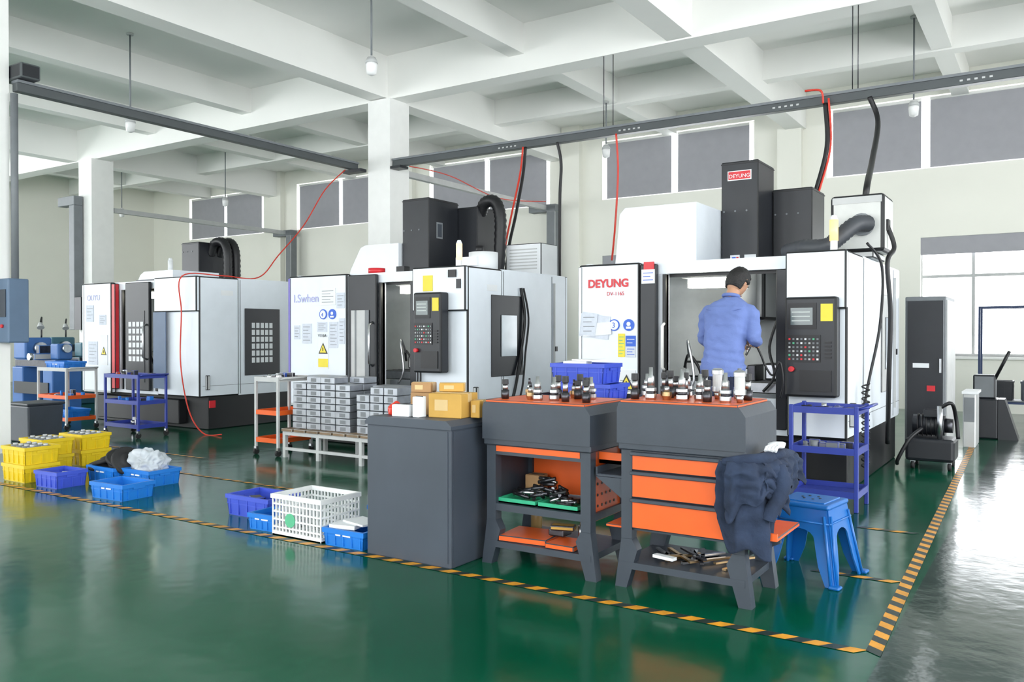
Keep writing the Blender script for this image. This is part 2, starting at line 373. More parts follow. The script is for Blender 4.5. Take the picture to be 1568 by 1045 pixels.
def machine(X0,Y0,W,D,H,door,strip,dark_door,opn,pil,accent,swin,grid=False):
    b=B('cnc_machining_center')
    b.box(.05,W-.02,.1,D-.1,.0,.47,BASE,.01,1); b.box(.3,W-.5,-.02,.2,.06,.40,BASE,.01,1)
    b.box(W-.06,W,.6,D-.06,.45,H-.003,WHITE); b.box(0,.06,.07,D-.06,.45,H-.003,WHITE); b.box(0,W,D-.061,D,.45,H,WHITE,.01,1)
    b.box(opn[0]-.05,pil+.01,0.005,.07,.45,opn[2],WHITE)
    b.box(.005,pil+.01,.004,.09,H-.13,H-.02,WHITE); b.box(.02,W-.02,.62,D-.02,H-.05,H+.004,WHITE)
    b.box(0,opn[0],.012,.069,.45,H-.13,WHITE)
    b.box(opn[0],pil,.075,.085,H-.16,H-.125,BLACK)
    b.box(.06,W-.06,1.25,1.3,.45,H-.06,CREAM); b.box(.06,W-.06,.07,1.25,.45,.62,MGREY)
    cx=(opn[0]+opn[1])/2
    b.box(opn[0]-.3,opn[1]+.2,.35,.85,.78,.88,STEEL,.008,1)
    for i in range(4): b.box(opn[0]-.3,opn[1]+.2,.42+i*.1,.445+i*.1,.875,.883,BLACK)
    b.box(opn[0]-.1,opn[1],.25,1.2,.62,.78,MGREY)
    b.box(cx-.15,cx+.12,.5,.7,.88,1.0,ALU,.01); b.box(cx-.2,cx-.1,.47,.73,.88,1.03,DSTEEL,.01); b.box(cx+.1,cx+.18,.47,.73,.88,1.03,DSTEEL,.01)
    b.box(cx-.18,cx+.18,.75,1.24,1.45,H-.06,LGREY,.03); b.cyl((cx,.68,1.5),(cx,.68,1.3),.09,STEEL,n=20); b.cyl((cx,.68,1.3),(cx,.68,1.18),.045,DSTEEL,n=16); b.cyl((cx,.68,1.9),(cx,.68,1.5),.12,LGREY,n=20)
    for k in range(4):
        b.tube([(cx-.14+.09*k,.72,1.5),(cx-.2+.13*k,.5,1.35),(cx-.1+.06*k,.5,1.12)],.011,(BLACK,SBLUE,ORANGE,STEEL)[k],n=6,smooth_path=5)
    for k in range(9): b.box(cx+.2,opn[1]+.1,1.2-.012*(k%2),1.25,.7+k*.1,.79+k*.1,LGREY)
    b.tube([(opn[1]-.08,.4,1.5),(opn[1]-.16,.35,1.2),(opn[1]-.1,.3,.95),(opn[1]-.2,.3,.8)],.014,BLACK,n=6,smooth_path=6)
    b.tube([(opn[0]+.1,.3,1.1),(opn[0]+.15,.15,1.25),(opn[0]+.22,.12,.9),(opn[0]+.12,.14,.75)],.012,STEEL,n=6,smooth_path=6)
    b.tube([(opn[0]+.02,.4,1.0),(opn[0]+.1,.3,1.12),(opn[0]+.2,.3,1.0),(opn[0]+.24,.35,.8)],.014,BLACK,n=6,smooth_path=6)
    b.box(opn[0]+.15,opn[0]+.5,.14,.26,H-.26,H-.17,LAMPW); b.box(opn[0]+.1,opn[0]+.55,.12,.28,H-.17,H-.14,LGREY)
    b.box(opn[0]+.0,opn[0]+.4,.45,.6,.9,1.06,LGREY,.02); b.box(opn[1]-.25,opn[1]+.1,.5,.7,.89,1.05,STEEL,.02)
    b.box(door[0],door[1],-.075,-.0,.43,H-.02,WHITE,.018)
    b.box(door[0]+.02,door[1]-.02,-.078,-.07,.44,.47,LGREY)
    b.box(door[0]-.005,door[0]+.035,-.082,-.07,.45,H-.04,accent,.004,1)
    if strip:
        b.box(door[1],door[1]+strip[0],-.07,.0,.5,H-.04,strip[1],.01,1)
    if dark_door:
        a,c=dark_door
        b.box(a,c,-.06,-.01,.5,H-.04,DARK,.01,1); b.box(a+.06,c-.1,-.065,-.055,.62,H-.45,LGREY if not grid else DARK); handle(b,c-.05,-.06,.95,1.45)
        if not grid: b.box(a+.12,a+.14,-.07,-.06,.62,H-.45,MGREY); b.box(c-.16,c-.10,-.07,-.06,.62,H-.45,MGREY)
    else: handle(b,door[1]+(strip[0] if strip else 0)+.06,-.0,.98,1.42,WHITE2)
    b.box(opn[0]-.03,opn[0],-.02,.05,.5,H-.135,BLACK)
    b.box(pil,W+.002,-.05,.6,.45,H,WHITE,.018); b.box(pil-.1,pil-.01,-.02,.08,.5,H-.135,DARK,.006,1)
    b.box(pil-.002,W+.004,-.10,-.04,H-.48,H+.002,WHITE,.015)
    b.box(W-.001,W+.004,.62,.63,.47,H-.02,MGREY); b.box(W-.001,W+.004,D-.4,D-.39,.47,H-.02,MGREY); b.box(W-.001,W+.004,.0,D,.60,.605,MGREY)
    a,c,z0,z1=swin
    b.box(W,W+.012,a,c,z0,z1,DARK if not(W<2.6 and D>2.5) else LGREY,.005,1)
    if grid:
        n,mz=5,6
        for i in range(n):
            for j in range(mz):
                yy=a+.12+i*(c-a-.24)/n; zz=z0+.18+j*(z1-z0-.36)/mz
                b.box(W+.011,W+.016,yy,yy+(c-a-.24)/n-.025,zz,zz+(z1-z0-.36)/mz-.025,PAPER)
    else: b.box(W+.011,W+.02,a+(c-a)*.28,c-(c-a)*.22,z0+.22,z1-.22,GLASS,.008,2)
    b.box(W,W+.03,D-.35,D-.30,1.1,1.16,BLACK); b.box(W,W+.006,.3,.5,H-.25,H-.18,PAPER)
    b.box(W,W+.05,.04,.09,.55,.75,LGREY,.01); b.box(W,W+.02,D-.36,D-.34,.55,H-.1,LGREY)
    return b
def tower(b,x0,x1,y0,y1,z0,z1,m=DARK):
    b.box(x0,x1,y0,y1,z0,z1,m,.012); b.box(x0-.004,x1+.004,y0-.004,y1+.004,z1-.03,z1-.02,BLACK)
    for i in range(3): b.cyl((x0+.03+i*.12,y0-.006,z0+.6),(x0+.03+i*.12,y0,z0+.6),.01,MGREY,n=8)
def stack_light(b,x,y,z,m=LAMPY):
    b.cyl((x,y,z),(x,y,z+.12),.03,PAPER,n=12); b.cyl((x,y,z+.12),(x,y,z+.3),.036,m,n=14); b.cyl((x,y,z+.3),(x,y,z+.34),.036,PAPER,r1=.02,n=14)
HOSEG=mat('corrugated_hose_grey',(.05,.055,.065),.5)
BOXW=mat('transformer_box_grey_white',(.62,.63,.61),.5)
# right machine
b=machine(-3.88,7.2,2.45,2.6,2.0,(0,.635),(.16,DARK),None,(.87,1.87,.76),1.97,WHITE,(1.5,2.05,.75,1.7))
controller(b,1.99,2.4,.80,1.62,-.05)
tower(b,.90,1.29,1.4,1.97,2.0,3.12); tower(b,1.295,1.71,1.9,2.45,2.0,2.87)
b.box(.97,1.22,1.392,1.401,2.92,3.02,PAPER); b.box(.98,1.21,1.388,1.393,2.93,3.01,RED)
b.box(1.0,1.1,1.39,1.401,2.02,2.14,PAPER); b.box(1.15,1.27,1.39,1.401,2.05,2.14,PAPER); b.box(1.02,1.06,1.388,1.391,2.07,2.12,SBLUE); b.box(1.065,1.09,1.388,1.391,2.07,2.12,RED)
b.prism([(0.0,1.98),(0.02,2.15),(.06,2.56),(.12,2.62),(.89,2.62),(.89,1.98)],'y',.7,2.3,WHITE)
b.box(2.12,2.58,.85,1.35,2.06,2.58,BOXW,.03); b.box(2.05,2.5,.8,1.4,2.0,2.06,LGREY,.01,1); b.box(2.14,2.56,.845,.852,2.5,2.56,LGREY); b.box(2.58,2.60,.95,1.05,2.25,2.35,BLACK)
b.cyl((2.4,.86,2.3),(2.4,.78,2.3),.1,MGREY,n=16); b.tube([(2.46,.78,2.3),(2.38,.62,2.28),(2.26,.52,2.16),(2.16,.5,2.09),(1.95,.6,2.1),(1.72,.9,2.1)],.07,HOSEG,n=12,smooth_path=10,rib=.07)
b.tube([(2.58,1.0,2.3),(2.64,1.0,2.1),(2.6,.9,1.95),(2.62,.95,1.5),(2.6,1.0,.9),(2.56,1.2,.3)],.022,BLACK,n=6,smooth_path=8)
b.tube([(2.5,.5,2.1),(2.6,.62,1.9),(2.58,.66,1.4),(2.5,.6,.9),(2.47,.5,.6)],.013,BLACK,n=6,smooth_path=8)
hel=[]
for i in range(110): hel.append((2.53+.03*math.cos(i*.8),.3+.03*math.sin(i*.8),.9-.0065*i))
b.tube(hel,.007,BLACK,n=5)
stack_light(b,2.26,.35,2.0)
for i,(x,z) in enumerate(((.38,1.4),(.53,1.4))): b.cyl((x,-.074,z),(x,-.086,z),.055,SBLUE,n=24)
b.cyl((.38,-.085,1.4),(.38,-.088,1.4),.045,PAPER,n=24); b.cyl((.53,-.085,1.41),(.53,-.088,1.41),.02,PAPER,n=16); b.box(.505,.555,-.088,-.085,1.365,1.385,PAPER)
note(b,.42,.49,1.1,1.32,m=YTAG,lines=6,lm=SGREEN); note(b,.5,.6,1.1,1.2,lines=3,lm=SBLUE); note(b,.5,.6,1.2,1.3,m=SBLUE,lines=2,lm=PAPER)
note(b,.42,.6,.68,.98,m=PAPER,lines=2); b.box(.42,.6,-.086,-.081,.68,.76,YTAG); triangle(b,.51,-.086,.79,.17)
b.box(.02,.33,-.086,-.078,1.28,1.5,PAPER2,R=RY(.12)); b.box(.05,.35,-.092,-.087,1.3,1.42,PAPER,R=RY(-.08)); note(b,.04,.2,1.3,1.52,y=-.098,rot=.15)
b.box(.68,.78,-.082,-.068,1.86,1.98,RED); note(b,.66,.79,1.78,1.91,y=-.086,m=PAPER,lines=3,lm=SBLUE)
m1=b.done((-3.88,7.2,0))
label(m1,'DEYUNG',.105,(.10,-.08,1.76),RED,name='door_lettering',bold=.004); label(m1,'DV-1165',.05,(.3,-.08,1.68),RED,name='door_model_number'); label(m1,'3',.07,(.36,-.09,1.375),SBLUE,name='door_number')
label(m1,'DEYUNG',.055,(.985,1.385,2.945),PAPER,name='tower_lettering')
# middle machine
b=machine(-7.94,7.2,2.71,2.1,2.04,(0,.98),None,(.98,1.42),(1.46,1.98,.7),1.99,PURPLE,(.38,1.03,.84,1.75))
controller(b,2.12,2.5,.9,1.76,-.10)
tower(b,1.08,1.5,.8,1.4,2.0,2.99); tower(b,1.2,1.8,1.405,1.95,2.0,2.93)
b.box(1.499,1.505,.95,1.07,2.5,2.7,MGREY); b.box(1.504,1.508,.97,1.05,2.52,2.68,GREY)
b.tube([(1.75,1.55,2.85),(1.85,1.5,2.98),(2.0,1.5,2.98),(2.08,1.5,2.8),(2.08,1.5,2.45),(2.05,1.5,2.05)],.075,BLACK,n=12,smooth_path=9,rib=.07)
b.prism([(.2,2.0),(.25,2.15),(.42,2.42),(.5,2.45),(1.06,2.45),(1.06,2.0)],'y',.75,1.8,WHITE)
b.box(2.1,2.62,1.6,2.0,2.03,2.44,PAPER,.01,1)
for i in range(7): b.box(2.16,2.56,1.594,1.601,2.12+i*.04,2.135+i*.04,LGREY)
b.cyl((2.35,.75,2.03),(2.35,.75,2.26),.17,PAPER,n=24); b.box(2.1,2.4,.55,.62,2.1,2.2,PAPER); b.box(2.2,2.35,.57,.579,2.13,2.18,RED); b.cyl((2.3,.75,2.26),(2.3,.75,2.34),.05,BLACK,n=12)
stack_light(b,2.3,.35,2.03,mat('signal_lamp_pale',(.9,.75,.5),.3,emit=(1,.6,.3),estr=.8))
for x,z in ((.60,1.55),(.75,1.55)): b.cyl((x,-.074,z),(x,-.086,z),.06,SBLUE,n=24)
b.cyl((.60,-.085,1.55),(.60,-.088,1.55),.048,PAPER,n=24); b.cyl((.75,-.085,1.56),(.75,-.088,1.56),.02,PAPER,n=16); b.box(.72,.78,-.088,-.085,1.51,1.53,PAPER)
note(b,.5,.66,1.34,1.46); note(b,.7,.84,1.15,1.46,lines=7); note(b,.86,.95,1.2,1.5,lines=6); note(b,.52,.68,.9,1.28,m=PAPER,lines=0); triangle(b,.6,-.083,1.08,.15); b.box(.52,.68,-.086,-.081,.92,1.02,YTAG)
note(b,.24,.4,1.2,1.44,lines=5); note(b,.1,.2,1.25,1.42,lines=4); note(b,.55,.8,1.66,1.86,lines=5,m=PAPER); note(b,.82,.95,1.62,1.8,lines=4)
b.box(2.15,2.28,-.11,-.099,1.78,1.95,YTAG); b.box(2.6,2.66,-.108,-.099,1.8,1.9,DARK); b.box(2.5,2.6,-.12,-.099,1.92,2.0,BLACK)
for x in (2.04,2.08): b.tube([(x,-.05,1.5),(x,-.09,1.3),(x+.02,-.09,.9),(x,-.08,.5)],.011,BLACK,n=6,smooth_path=6)
b.tube([(2.72,.98,1.85),(2.75,1.02,1.5),(2.74,.95,1.1),(2.76,.8,.7),(2.74,.7,.45)],.018,BLACK,n=6,smooth_path=8)
b.tube([(2.72,1.04,1.85),(2.75,1.1,1.5),(2.74,1.05,1.1),(2.76,.95,.7),(2.74,.85,.45)],.012,BLACK,n=6,smooth_path=8)
b.cyl((1.2,.2,2.03),(1.2,.2,2.09),.1,RED,n=16); b.box(1.5,1.62,.2,.3,2.03,2.1,BLACK)
m2=b.done((-7.94,7.2,0))
label(m2,'I.Swhen',.14,(.09,-.08,1.70),LAV,name='door_lettering'); label(m2,'V116A',.05,(.52,-.089,1.28),BLACK,name='door_model_number'); label(m2,'4',.07,(.575,-.09,1.52),SBLUE,name='door_number')
# left machine
b=machine(-12.5,7.2,2.78,2.4,2.1,(0,.75),(.09,RED),(1.08,1.66),(.95,1.7,.7),1.84,WHITE,(.7,1.34,.72,1.68),grid=True)
for i in range(4):
    for j in range(6): b.box(1.18+i*.095,1.25+i*.095,-.07,-.064,.92+j*.1,.99+j*.1,PAPER)
tower(b,.5,.94,1.3,1.93,2.05,2.8)
for q in (0,.16): b.tube([(.9,1.55+q,2.6),(1.0,1.55+q,2.78),(1.2,1.55+q,2.8),(1.32,1.55+q,2.65),(1.34,1.55+q,2.3),(1.34,1.55+q,2.08)],.07,BLACK,n=12,smooth_path=9,rib=.07)
b.box(1.835,2.12,-.11,-.099,.55,1.62,mat('panel_slate_blue',(.10,.15,.24),.5))
b.prism([(.8,2.05),(.9,2.2),(1.0,2.25),(1.7,2.25),(1.7,2.05)],'y',.3,1.1,WHITE); b.box(.95,1.7,.2,.5,2.08,2.12,GREY)
stack_light(b,1.5,.4,2.1,PAPER); note(b,.1,.3,1.5,1.75); note(b,.15,.4,.85,1.2,lines=6); note(b,.48,.66,.85,1.3,m=PAPER,lines=0); triangle(b,.57,-.083,1.0,.14); b.box(2.78,2.79,.1,.2,.3,.4,RED); note(b,.45,.62,1.45,1.6)
m3=b.done((-12.5,7.2,0)); label(m3,'OUYU',.12,(.12,-.08,1.82),LAV,name='door_lettering')
b=B('standing_platform'); b.box(-2.75,-1.85,6.05,6.75,0.1,.14,WOODM,.005,1)
for i in range(4): b.box(-2.73+i*.28,-2.65+i*.28,6.07,6.73,0,.1,WOODM)
b.done()

# ------------------------------------------------------------------ tool workbenches
def bench_frame(b,w,d,top):
    for sx,x in ((-1,0),(1,w)):
        for sy,y in ((-1,0),(1,d)):
            xi=x-sx*.06; yi=y-sy*.06
            b.box(min(x,xi),max(x,xi),min(y,yi),max(y,yi),.255,top-.246,GREY)
            b.prism([(x+sx*.035,0),(x-sx*.03,0),(xi-sx*.03,.2),(xi,.256),(x,.256)],'y',min(y,yi),max(y,yi),GREY)
    b.box(.06,w-.06,.002,.05,top-.3,top-.246,GREY); b.box(.06,w-.06,d-.05,d-.002,top-.3,top-.246,GREY)
    b.box(-.01,w+.01,-.02,d+.02,top-.245,top-.205,GREY,.006,1)
    b.prism([(-.012,top-.21),(w+.012,top-.21),(w+.012,top-.045),(w-.02,top),(.0,top),(-.012,top-.03)],'y',-.03,d+.03,GREY)
    b.box(.0,w-.03,-.015,d+.01,top-.002,top+.012,ORANGE,.003,1)
b=B('tool_workbench'); w,d,top=.67,.46,.93
bench_frame(b,w,d,top)
b.box(.02,w-.02,d-.04,d-.03,.36,top-.25,ORANGE); b.box(w-.03,w-.02,.06,d-.05,.3,top-.25,ORANGE); b.box(.02,.03,.06,d-.05,.36,top-.25,GREY)
for i in range(5):
    for j in range(4): b.cyl((w-.021,.12+i*.05,.38+j*.06),(w-.017,.12+i*.05,.38+j*.06),.008,BLACK,n=8)
b.box(.065,w-.065,-.002,.012,top-.28,top-.248,ORANGE)
b.box(.003,w-.003,.003,d-.003,.31,.35,GREY); b.box(-.002,w+.002,-.002,d+.002,.10,.135,GREY)
b.box(.06,.36,.02,.28,.135,.17,ORANGE,.005,1,R=RZ(.1)); b.box(.38,.56,.01,.2,.135,.165,ORANGE,.005,1)
b.box(w,w+.2,.1,.4,.62,.64,GREY); b.box(w,w+.2,.1,.11,.62,.68,ORANGE)
b.done((-2.745,3.94,0))
def bigsmall(name,base,fn):
    b=B(name); fn(b); return b.done(base)
def g1(b):
    for x0 in (0,.27):
        b.box(x0,x0+.25,0,.17,0,.008,GREENT)
        for q in ((x0,x0+.25,0,.008),(x0,x0+.25,.162,.17),(x0,x0+.008,0.008,.162),(x0+.242,x0+.25,0.008,.162)): b.box(*q,0,.028,GREENT)
    for i in range(60):
        x=random.uniform(.06,.46); y=random.uniform(.04,.14); z=.02+random.random()*.13*(1-abs(x-.26)/.22)
        a=random.uniform(0,6.28); L=.045
        b.cyl((x-L*math.cos(a),y-L*.4*math.sin(a),z),(x+L*math.cos(a),y+L*.4*math.sin(a),z+random.uniform(-.01,.03)),.010,random.choice([DSTEEL,STEEL,DSTEEL,BLACK]),n=8)
bigsmall('tray_of_machined_parts',(-2.69,3.97,.352),g1)
def g3(b):
    b.box(0,.1,0,.1,0,.04,DSTEEL,.008); b.box(.02,.16,-.02,.05,.04,.07,CARD2,.008,R=RZ(.3)); b.cyl((.2,.05,0),(.2,.05,.07),.03,STEEL,n=14); b.cyl((.2,.05,.07),(.2,.05,.09),.02,BRASS,n=12)
bigsmall('spare_clamps',(-2.42,4.08,.172),g3)
def bottle(b):
    b.lathe((0,0,0),[(0,.03),(.005,.035),(.12,.035),(.15,.012),(.16,.012),(.165,.014)],OLIVE,n=14)
bigsmall('glass_bottle',(-2.65,4.33,.137),bottle)
b=B('tool_workbench'); w,d,top=.65,.46,.965
bench_frame(b,w,d,top)
b.box(.04,w-.04,.02,d-.02,.30,top-.25,GREY)
for z0,z1 in ((.315,.46),(.475,.60),(.615,.70)):
    b.box(.063,w-.063,-.012,.03,z0,z1,ORANGE,.006,1); b.box(.06,w-.06,-.03,.0,z1-.006,z1+.012,GREY,.003,1)
b.box(w-.012,w+.004,.07,d-.07,.32,.70,ORANGE,.003,1)
b.box(-.002,w+.002,-.002,d+.002,.10,.135,GREY)
b.box(w+.001,w+.15,.02,.42,.335,.355,ORANGE,.004,1); b.prism([(w,.33),(w+.15,.335),(w+.15,.32),(w,.24)],'y',.07,.085,GREY)
b.box(w+.002,w+.15,.01,.025,.34,.375,ORANGE)
b.box(-.16,0,.02,.4,.56,.575,GREY,.003,1); b.box(-.16,-.15,.02,.4,.57,.61,GREY); b.prism([(0,.56),(-.16,.56),(0,.45)],'y',.02,.03,GREY)
b.box(-.1,0,.02,.35,.30,.315,ORANGE,.003,1)
b.tube([(w,.06,.68),(w+.05,.06,.69),(w+.05,.4,.69),(w,.4,.68)],.01,STEEL,n=8)
b.done((-1.90,3.95,0))
def g4(b):
    for i in range(16):
        x=random.uniform(.03,.45); b.box(x,x+.02,.02+random.random()*.1,.3,.0+.012*(i%3),.01+.012*(i%3),random.choice([WOODM,BRASS,DSTEEL,STEEL]),R=RZ(random.uniform(-.9,.9)))
    b.box(.08,.2,-.02,.02,.03,.045,PAPER,R=RZ(-.2))
bigsmall('loose_hand_tools',(-1.82,4.0,.137),g4)
def holder(b,x,y,z,k):
    h=random.uniform(.85,1.25)
    if k==0:
        b.lathe((x,y,z),[(0,.026),(.01,.030),(.03,.030)],STEEL,n=14,smooth=False); b.lathe((x,y,z),[(.03,.023),(.045,.023)],DSTEEL,n=14); b.lathe((x,y,z),[(.045,.030),(.06,.030)],STEEL,n=14,smooth=False); b.lathe((x,y,z),[(.06,.02),(.10*h,.018),(.105*h,.011),(.14*h,.010)],STEEL,n=14)
    elif k==1:
        b.lathe((x,y,z),[(0,.022),(.05,.024)],DSTEEL,n=14); b.lathe((x,y,z),[(.05,.016),(.09*h,.015)],STEEL,n=14); b.lathe((x,y,z),[(.09*h,.02),(.12*h,.019)],BLACK,n=14,smooth=False)
    elif k==2:
        b.lathe((x,y,z),[(0,.02),(.02,.026),(.04,.026)],BRASS,n=14,smooth=False); b.lathe((x,y,z),[(.04,.015),(.07,.013)],STEEL,n=14); b.lathe((x,y,z),[(.07,.009),(.11*h,.006)],DSTEEL,n=10)
    else:
        b.lathe((x,y,z),[(0,.014),(.04,.022)],STEEL,n=16); b.lathe((x,y,z),[(.04,.032),(.065,.032)],STEEL,n=16,smooth=False); b.lathe((x,y,z),[(.065,.026),(.13,.026)],LGREY,n=16,smooth=False); b.lathe((x,y,z),[(.13,.031),(.15,.031),(.16,.02)],STEEL,n=16,smooth=False)
def holders(base,items):
    b=B('milling_tool_holders')
    for x,y,k in items: holder(b,x,y,0,k)
    return b.done(base)
holders((-2.745,3.94,.943),[(.06,.1,1),(.07,.35,2),(.22,.12,2),(.28,.1,0),(.31,.28,1),(.37,.13,0),(.40,.38,1),(.43,.3,1),(.46,.1,1),(.50,.33,0),(.54,.2,1),(.59,.1,1),(.36,.38,2)])
holders((-1.90,3.95,.978),[(.04,.08,1),(.035,.25,0),(.09,.17,2),(.13,.08,0),(.15,.37,1),(.17,.24,1),(.21,.10,2),(.23,.33,0),(.27,.2,1),(.30,.08,0),(.34,.3,2),(.37,.15,0),(.41,.3,3),(.43,.09,1),(.47,.22,2),(.50,.38,0),(.52,.10,0),(.585,.12,3),(.57,.3,1),(.08,.38,1),(.3,.41,1)])

b=B('steel_tool_cabinet'); w,d,h=.63,.40,.83
b.box(0,w,0,d,.0,h-.049,GREYC,.008); b.prism([(-.008,h-.05),(w+.008,h-.05),(w+.008,h-.03),(w-.03,h),(.03,h),(-.008,h-.03)],'y',-.01,d+.01,GREYC)
b.box(.02,w-.02,-.004,0.001,.03,h-.06,GREYC); b.box(w-.001,w+.004,.02,d-.02,.03,h-.06,GREYC)
b.done((-3.46,3.71,0))
def carton(name,x,y,z,w,d,h,m,rz=0,tapeon=True):
    b=B(name)
    b.box(-w/2,w/2,-d/2,d/2,0,h,m,.004,1)
    b.box(-w/2-.001,w/2+.001,-.003,.003,h-.001,h+.003,BLACK)
    if tapeon:
        b.box(-w/2-.002,w/2+.002,-.022,.022,h-.05,h+.002,TAPEC); b.box(-w*.3,w*.1,-d/2-.002,-d/2+.001,h*.3,h*.75,TAPEC)
    return b.done((x,y,z),rz)
carton('cardboard_box',-2.98,3.93,.831,.22,.2,.14,CARD2,.12); carton('cardboard_box',-2.83,3.99,.831,.06,.12,.1,CARD2,.1)
carton('cardboard_box',-3.22,4.0,.831,.16,.16,.13,CARD,-.1); carton('cardboard_box',-3.25,3.99,.962,.13,.1,.06,CARD,.3)
carton('cardboard_box',-3.06,4.03,.972,.15,.1,.05,CARD2,.5); carton('parts_carton',-3.24,3.79,.831,.12,.08,.07,PAPER,.1,tapeon=False); carton('parts_carton',-3.13,3.8,.831,.05,.07,.12,PAPER,-.05,tapeon=False)
carton('cardboard_box',-2.60,4.25,.352,.10,.10,.13,CARD,0,tapeon=False); carton('cardboard_box',-2.17,4.22,.352,.07,.12,.17,CARD2,0,tapeon=False)
def cloth(name,loc,r,sc,m,amp=.35,seed=0,f=14):
    b=B(name)
    def fn(p):
        n=noise.noise(p*f+Vector((seed,seed*2,0)))+.5*noise.noise(p*f*2+Vector((seed,0,3)))
        q=p*(1+amp*n)
        q.z=max(q.z,-r*sc[2]*.6); return q
    b.sph((0,0,r*sc[2]*.6),r,m,sc,n=48,nz=30,fn=fn)
    return b.done(loc)
cloth('red_rag',(-3.36,3.85,.831),.05,(.8,1,.9),REDH,seed=3,f=20)

# ------------------------------------------------------------------ crates
def crate(x,y,z,w,d,h,m,rz=0,name='plastic_crate',fill=None,extra=None):
    b=B(name); t=.008; k=.90
    hw,hd=w/2,d/2
    def sh(o0,o1,z0,z1,thick):
        for sx,sy in ((1,0),(-1,0),(0,1),(0,-1)):
            if sx: 
                A=[(sx*hw*o0,-hd*o0,z0),(sx*hw*o0,hd*o0,z0),(sx*hw*o1,hd*o1,z1),(sx*hw*o1,-hd*o1,z1)]; off=Vector((-sx*thick,0,0))
            else:
                A=[(-hw*o0,sy*hd*o0,z0),(hw*o0,sy*hd*o0,z0),(hw*o1,sy*hd*o1,z1),(-hw*o1,sy*hd*o1,z1)]; off=Vector((0,-sy*thick,0))
            vo=[b._v(p) for p in A]; vi=[b._v(Vector(p)+off) for p in A]
            fs=[b.bm.faces.new(vo),b.bm.faces.new(list(reversed(vi)))]
            for i in range(4): fs.append(b.bm.faces.new((vo[i],vi[i],vi[(i+1)%4],vo[(i+1)%4])))
            for f in fs: f.material_index=b.mi(m)
            bmesh.ops.recalc_face_normals(b.bm,faces=fs)
    sh(k,.97,0,h-.002,t)
    b.box(-hw*k,hw*k,-hd*k,hd*k,0.001,t,m)
    for q in ((-hw,hw,-hd,-hd+.02),(-hw,hw,hd-.02,hd),(-hw,-hw+.02,-hd+.02,hd-.02),(hw-.02,hw,-hd+.02,hd-.02)): b.box(*q,h-.03,h,m)
    for q in ((-hw*.955,hw*.955,-hd*.955,-hd*.955+.01),(-hw*.955,hw*.955,hd*.955-.01,hd*.955),(-hw*.955,-hw*.955+.01,-hd*.95,hd*.95),(hw*.955-.01,hw*.955,-hd*.95,hd*.95)): b.box(*q,h*.55,h*.6,m)
    for i in range(5):
        xx=-hw*.8+i*hw*.4
        b.box(xx-.004,xx+.004,-hd*.97,-hd*.9,.01,h-.03,m); b.box(xx-.004,xx+.004,hd*.9,hd*.97,.01,h-.03,m)
    for i in range(3):
        yy=-hd*.6+i*hd*.6
        b.box(hw*.9,hw*.97,yy-.004,yy+.004,.01,h-.03,m); b.box(-hw*.97,-hw*.9,yy-.004,yy+.004,.01,h-.03,m)
    if m is BLUE:
        b.box(-.06,-.02,-hd*.985,-hd*.96,h*.64,h*.72,PAPER); b.box(.0,.06,-hd*.985,-hd*.96,h*.64,h*.72,PAPER)
    b.box(hw*.97,hw*.99,-.05,.05,h*.65,h*.78,m)
    if fill:
        for i in range(fill[1]):
            fx=random.uniform(-hw*.5,hw*.5); fy=random.uniform(-hd*.45,hd*.45); s_=random.uniform(.03,.06)
            b.box(fx-s_,fx+s_,fy-s_*.7,fy+s_*.7,t,h*random.uniform(.6,.95),fill[0],.004,1,R=RZ(random.uniform(-.6,.6)))
    if extra: extra(b,h)
    return b.done((x,y,z),rz)
def papers(b,h):
    b.box(-.16,.02,-.10,.08,h-.01,h+.015,PAPER,R=RZ(.2)); b.box(-.1,.12,-.05,.1,h+.016,h+.028,PAPER,R=RZ(-.25))
def flanges(b,h):
    for i in range(8):
        x=-.14+(i%4)*.093; y=-.06+(i//4)*.12; b.cyl((x,y,.01),(x,y,h+.0),.038,MGREY,n=16); b.cyl((x,y,h),(x,y,h+.015),.02,LGREY,n=12)
for (x,y) in ((-7.79,3.95),(-8.22,4.32),(-8.3,4.75)):
    crate(x,y,0,.40,.32,.155,YEL,.0); crate(x,y,.156,.40,.32,.155,YEL,.02,extra=flanges)
def wheels(b,h):
    for i,(x,y,z,tx) in enumerate(((-.14,-.02,h-.03,.1),(-.10,.0,h+.02,-.2),(.06,.05,h+.0,.25),(.10,.0,h+.05,.5),(.17,.0,h+.04,1.0))):
        ax=(math.sin(tx),-.15,math.cos(tx)); b.lathe((x,y,z),[(0,.11),(.005,.135),(.03,.135),(.035,.12),(.028,.07),(.05,.06),(.055,.03)],RUBBER,n=28,ax=ax)
def bag(b,h):
    def fn(p):
        n=noise.noise(p*10)+.6*noise.noise(p*26); q=p*(1+.45*n); q.z=max(q.z,-.05); return q
    b.sph((-.03,0,h+.03),.15,BAG,(1.1,.9,.85),n=64,nz=40,fn=fn)
crate(-7.25,3.93,0,.34,.28,.14,BLUE2,.05,fill=(PAPER,2)); crate(-7.10,4.34,0,.42,.3,.14,BLUE,.0,extra=wheels); crate(-6.33,3.93,0,.42,.3,.13,BLUE,.06); crate(-6.68,4.42,0,.40,.32,.14,BLUE,0,extra=bag)
crate(-4.86,4.12,0,.46,.32,.15,BLUE2,.0,fill=(DSTEEL,3)); crate(-4.46,3.87,0,.26,.24,.11,BLUE,.05); crate(-3.68,3.87,0,.34,.30,.11,BLUE,.03,extra=papers); crate(-3.72,4.35,0,.38,.32,.16,BLUE,.0)
b=B('plastic_basket'); w,d,h=.44,.34,.26
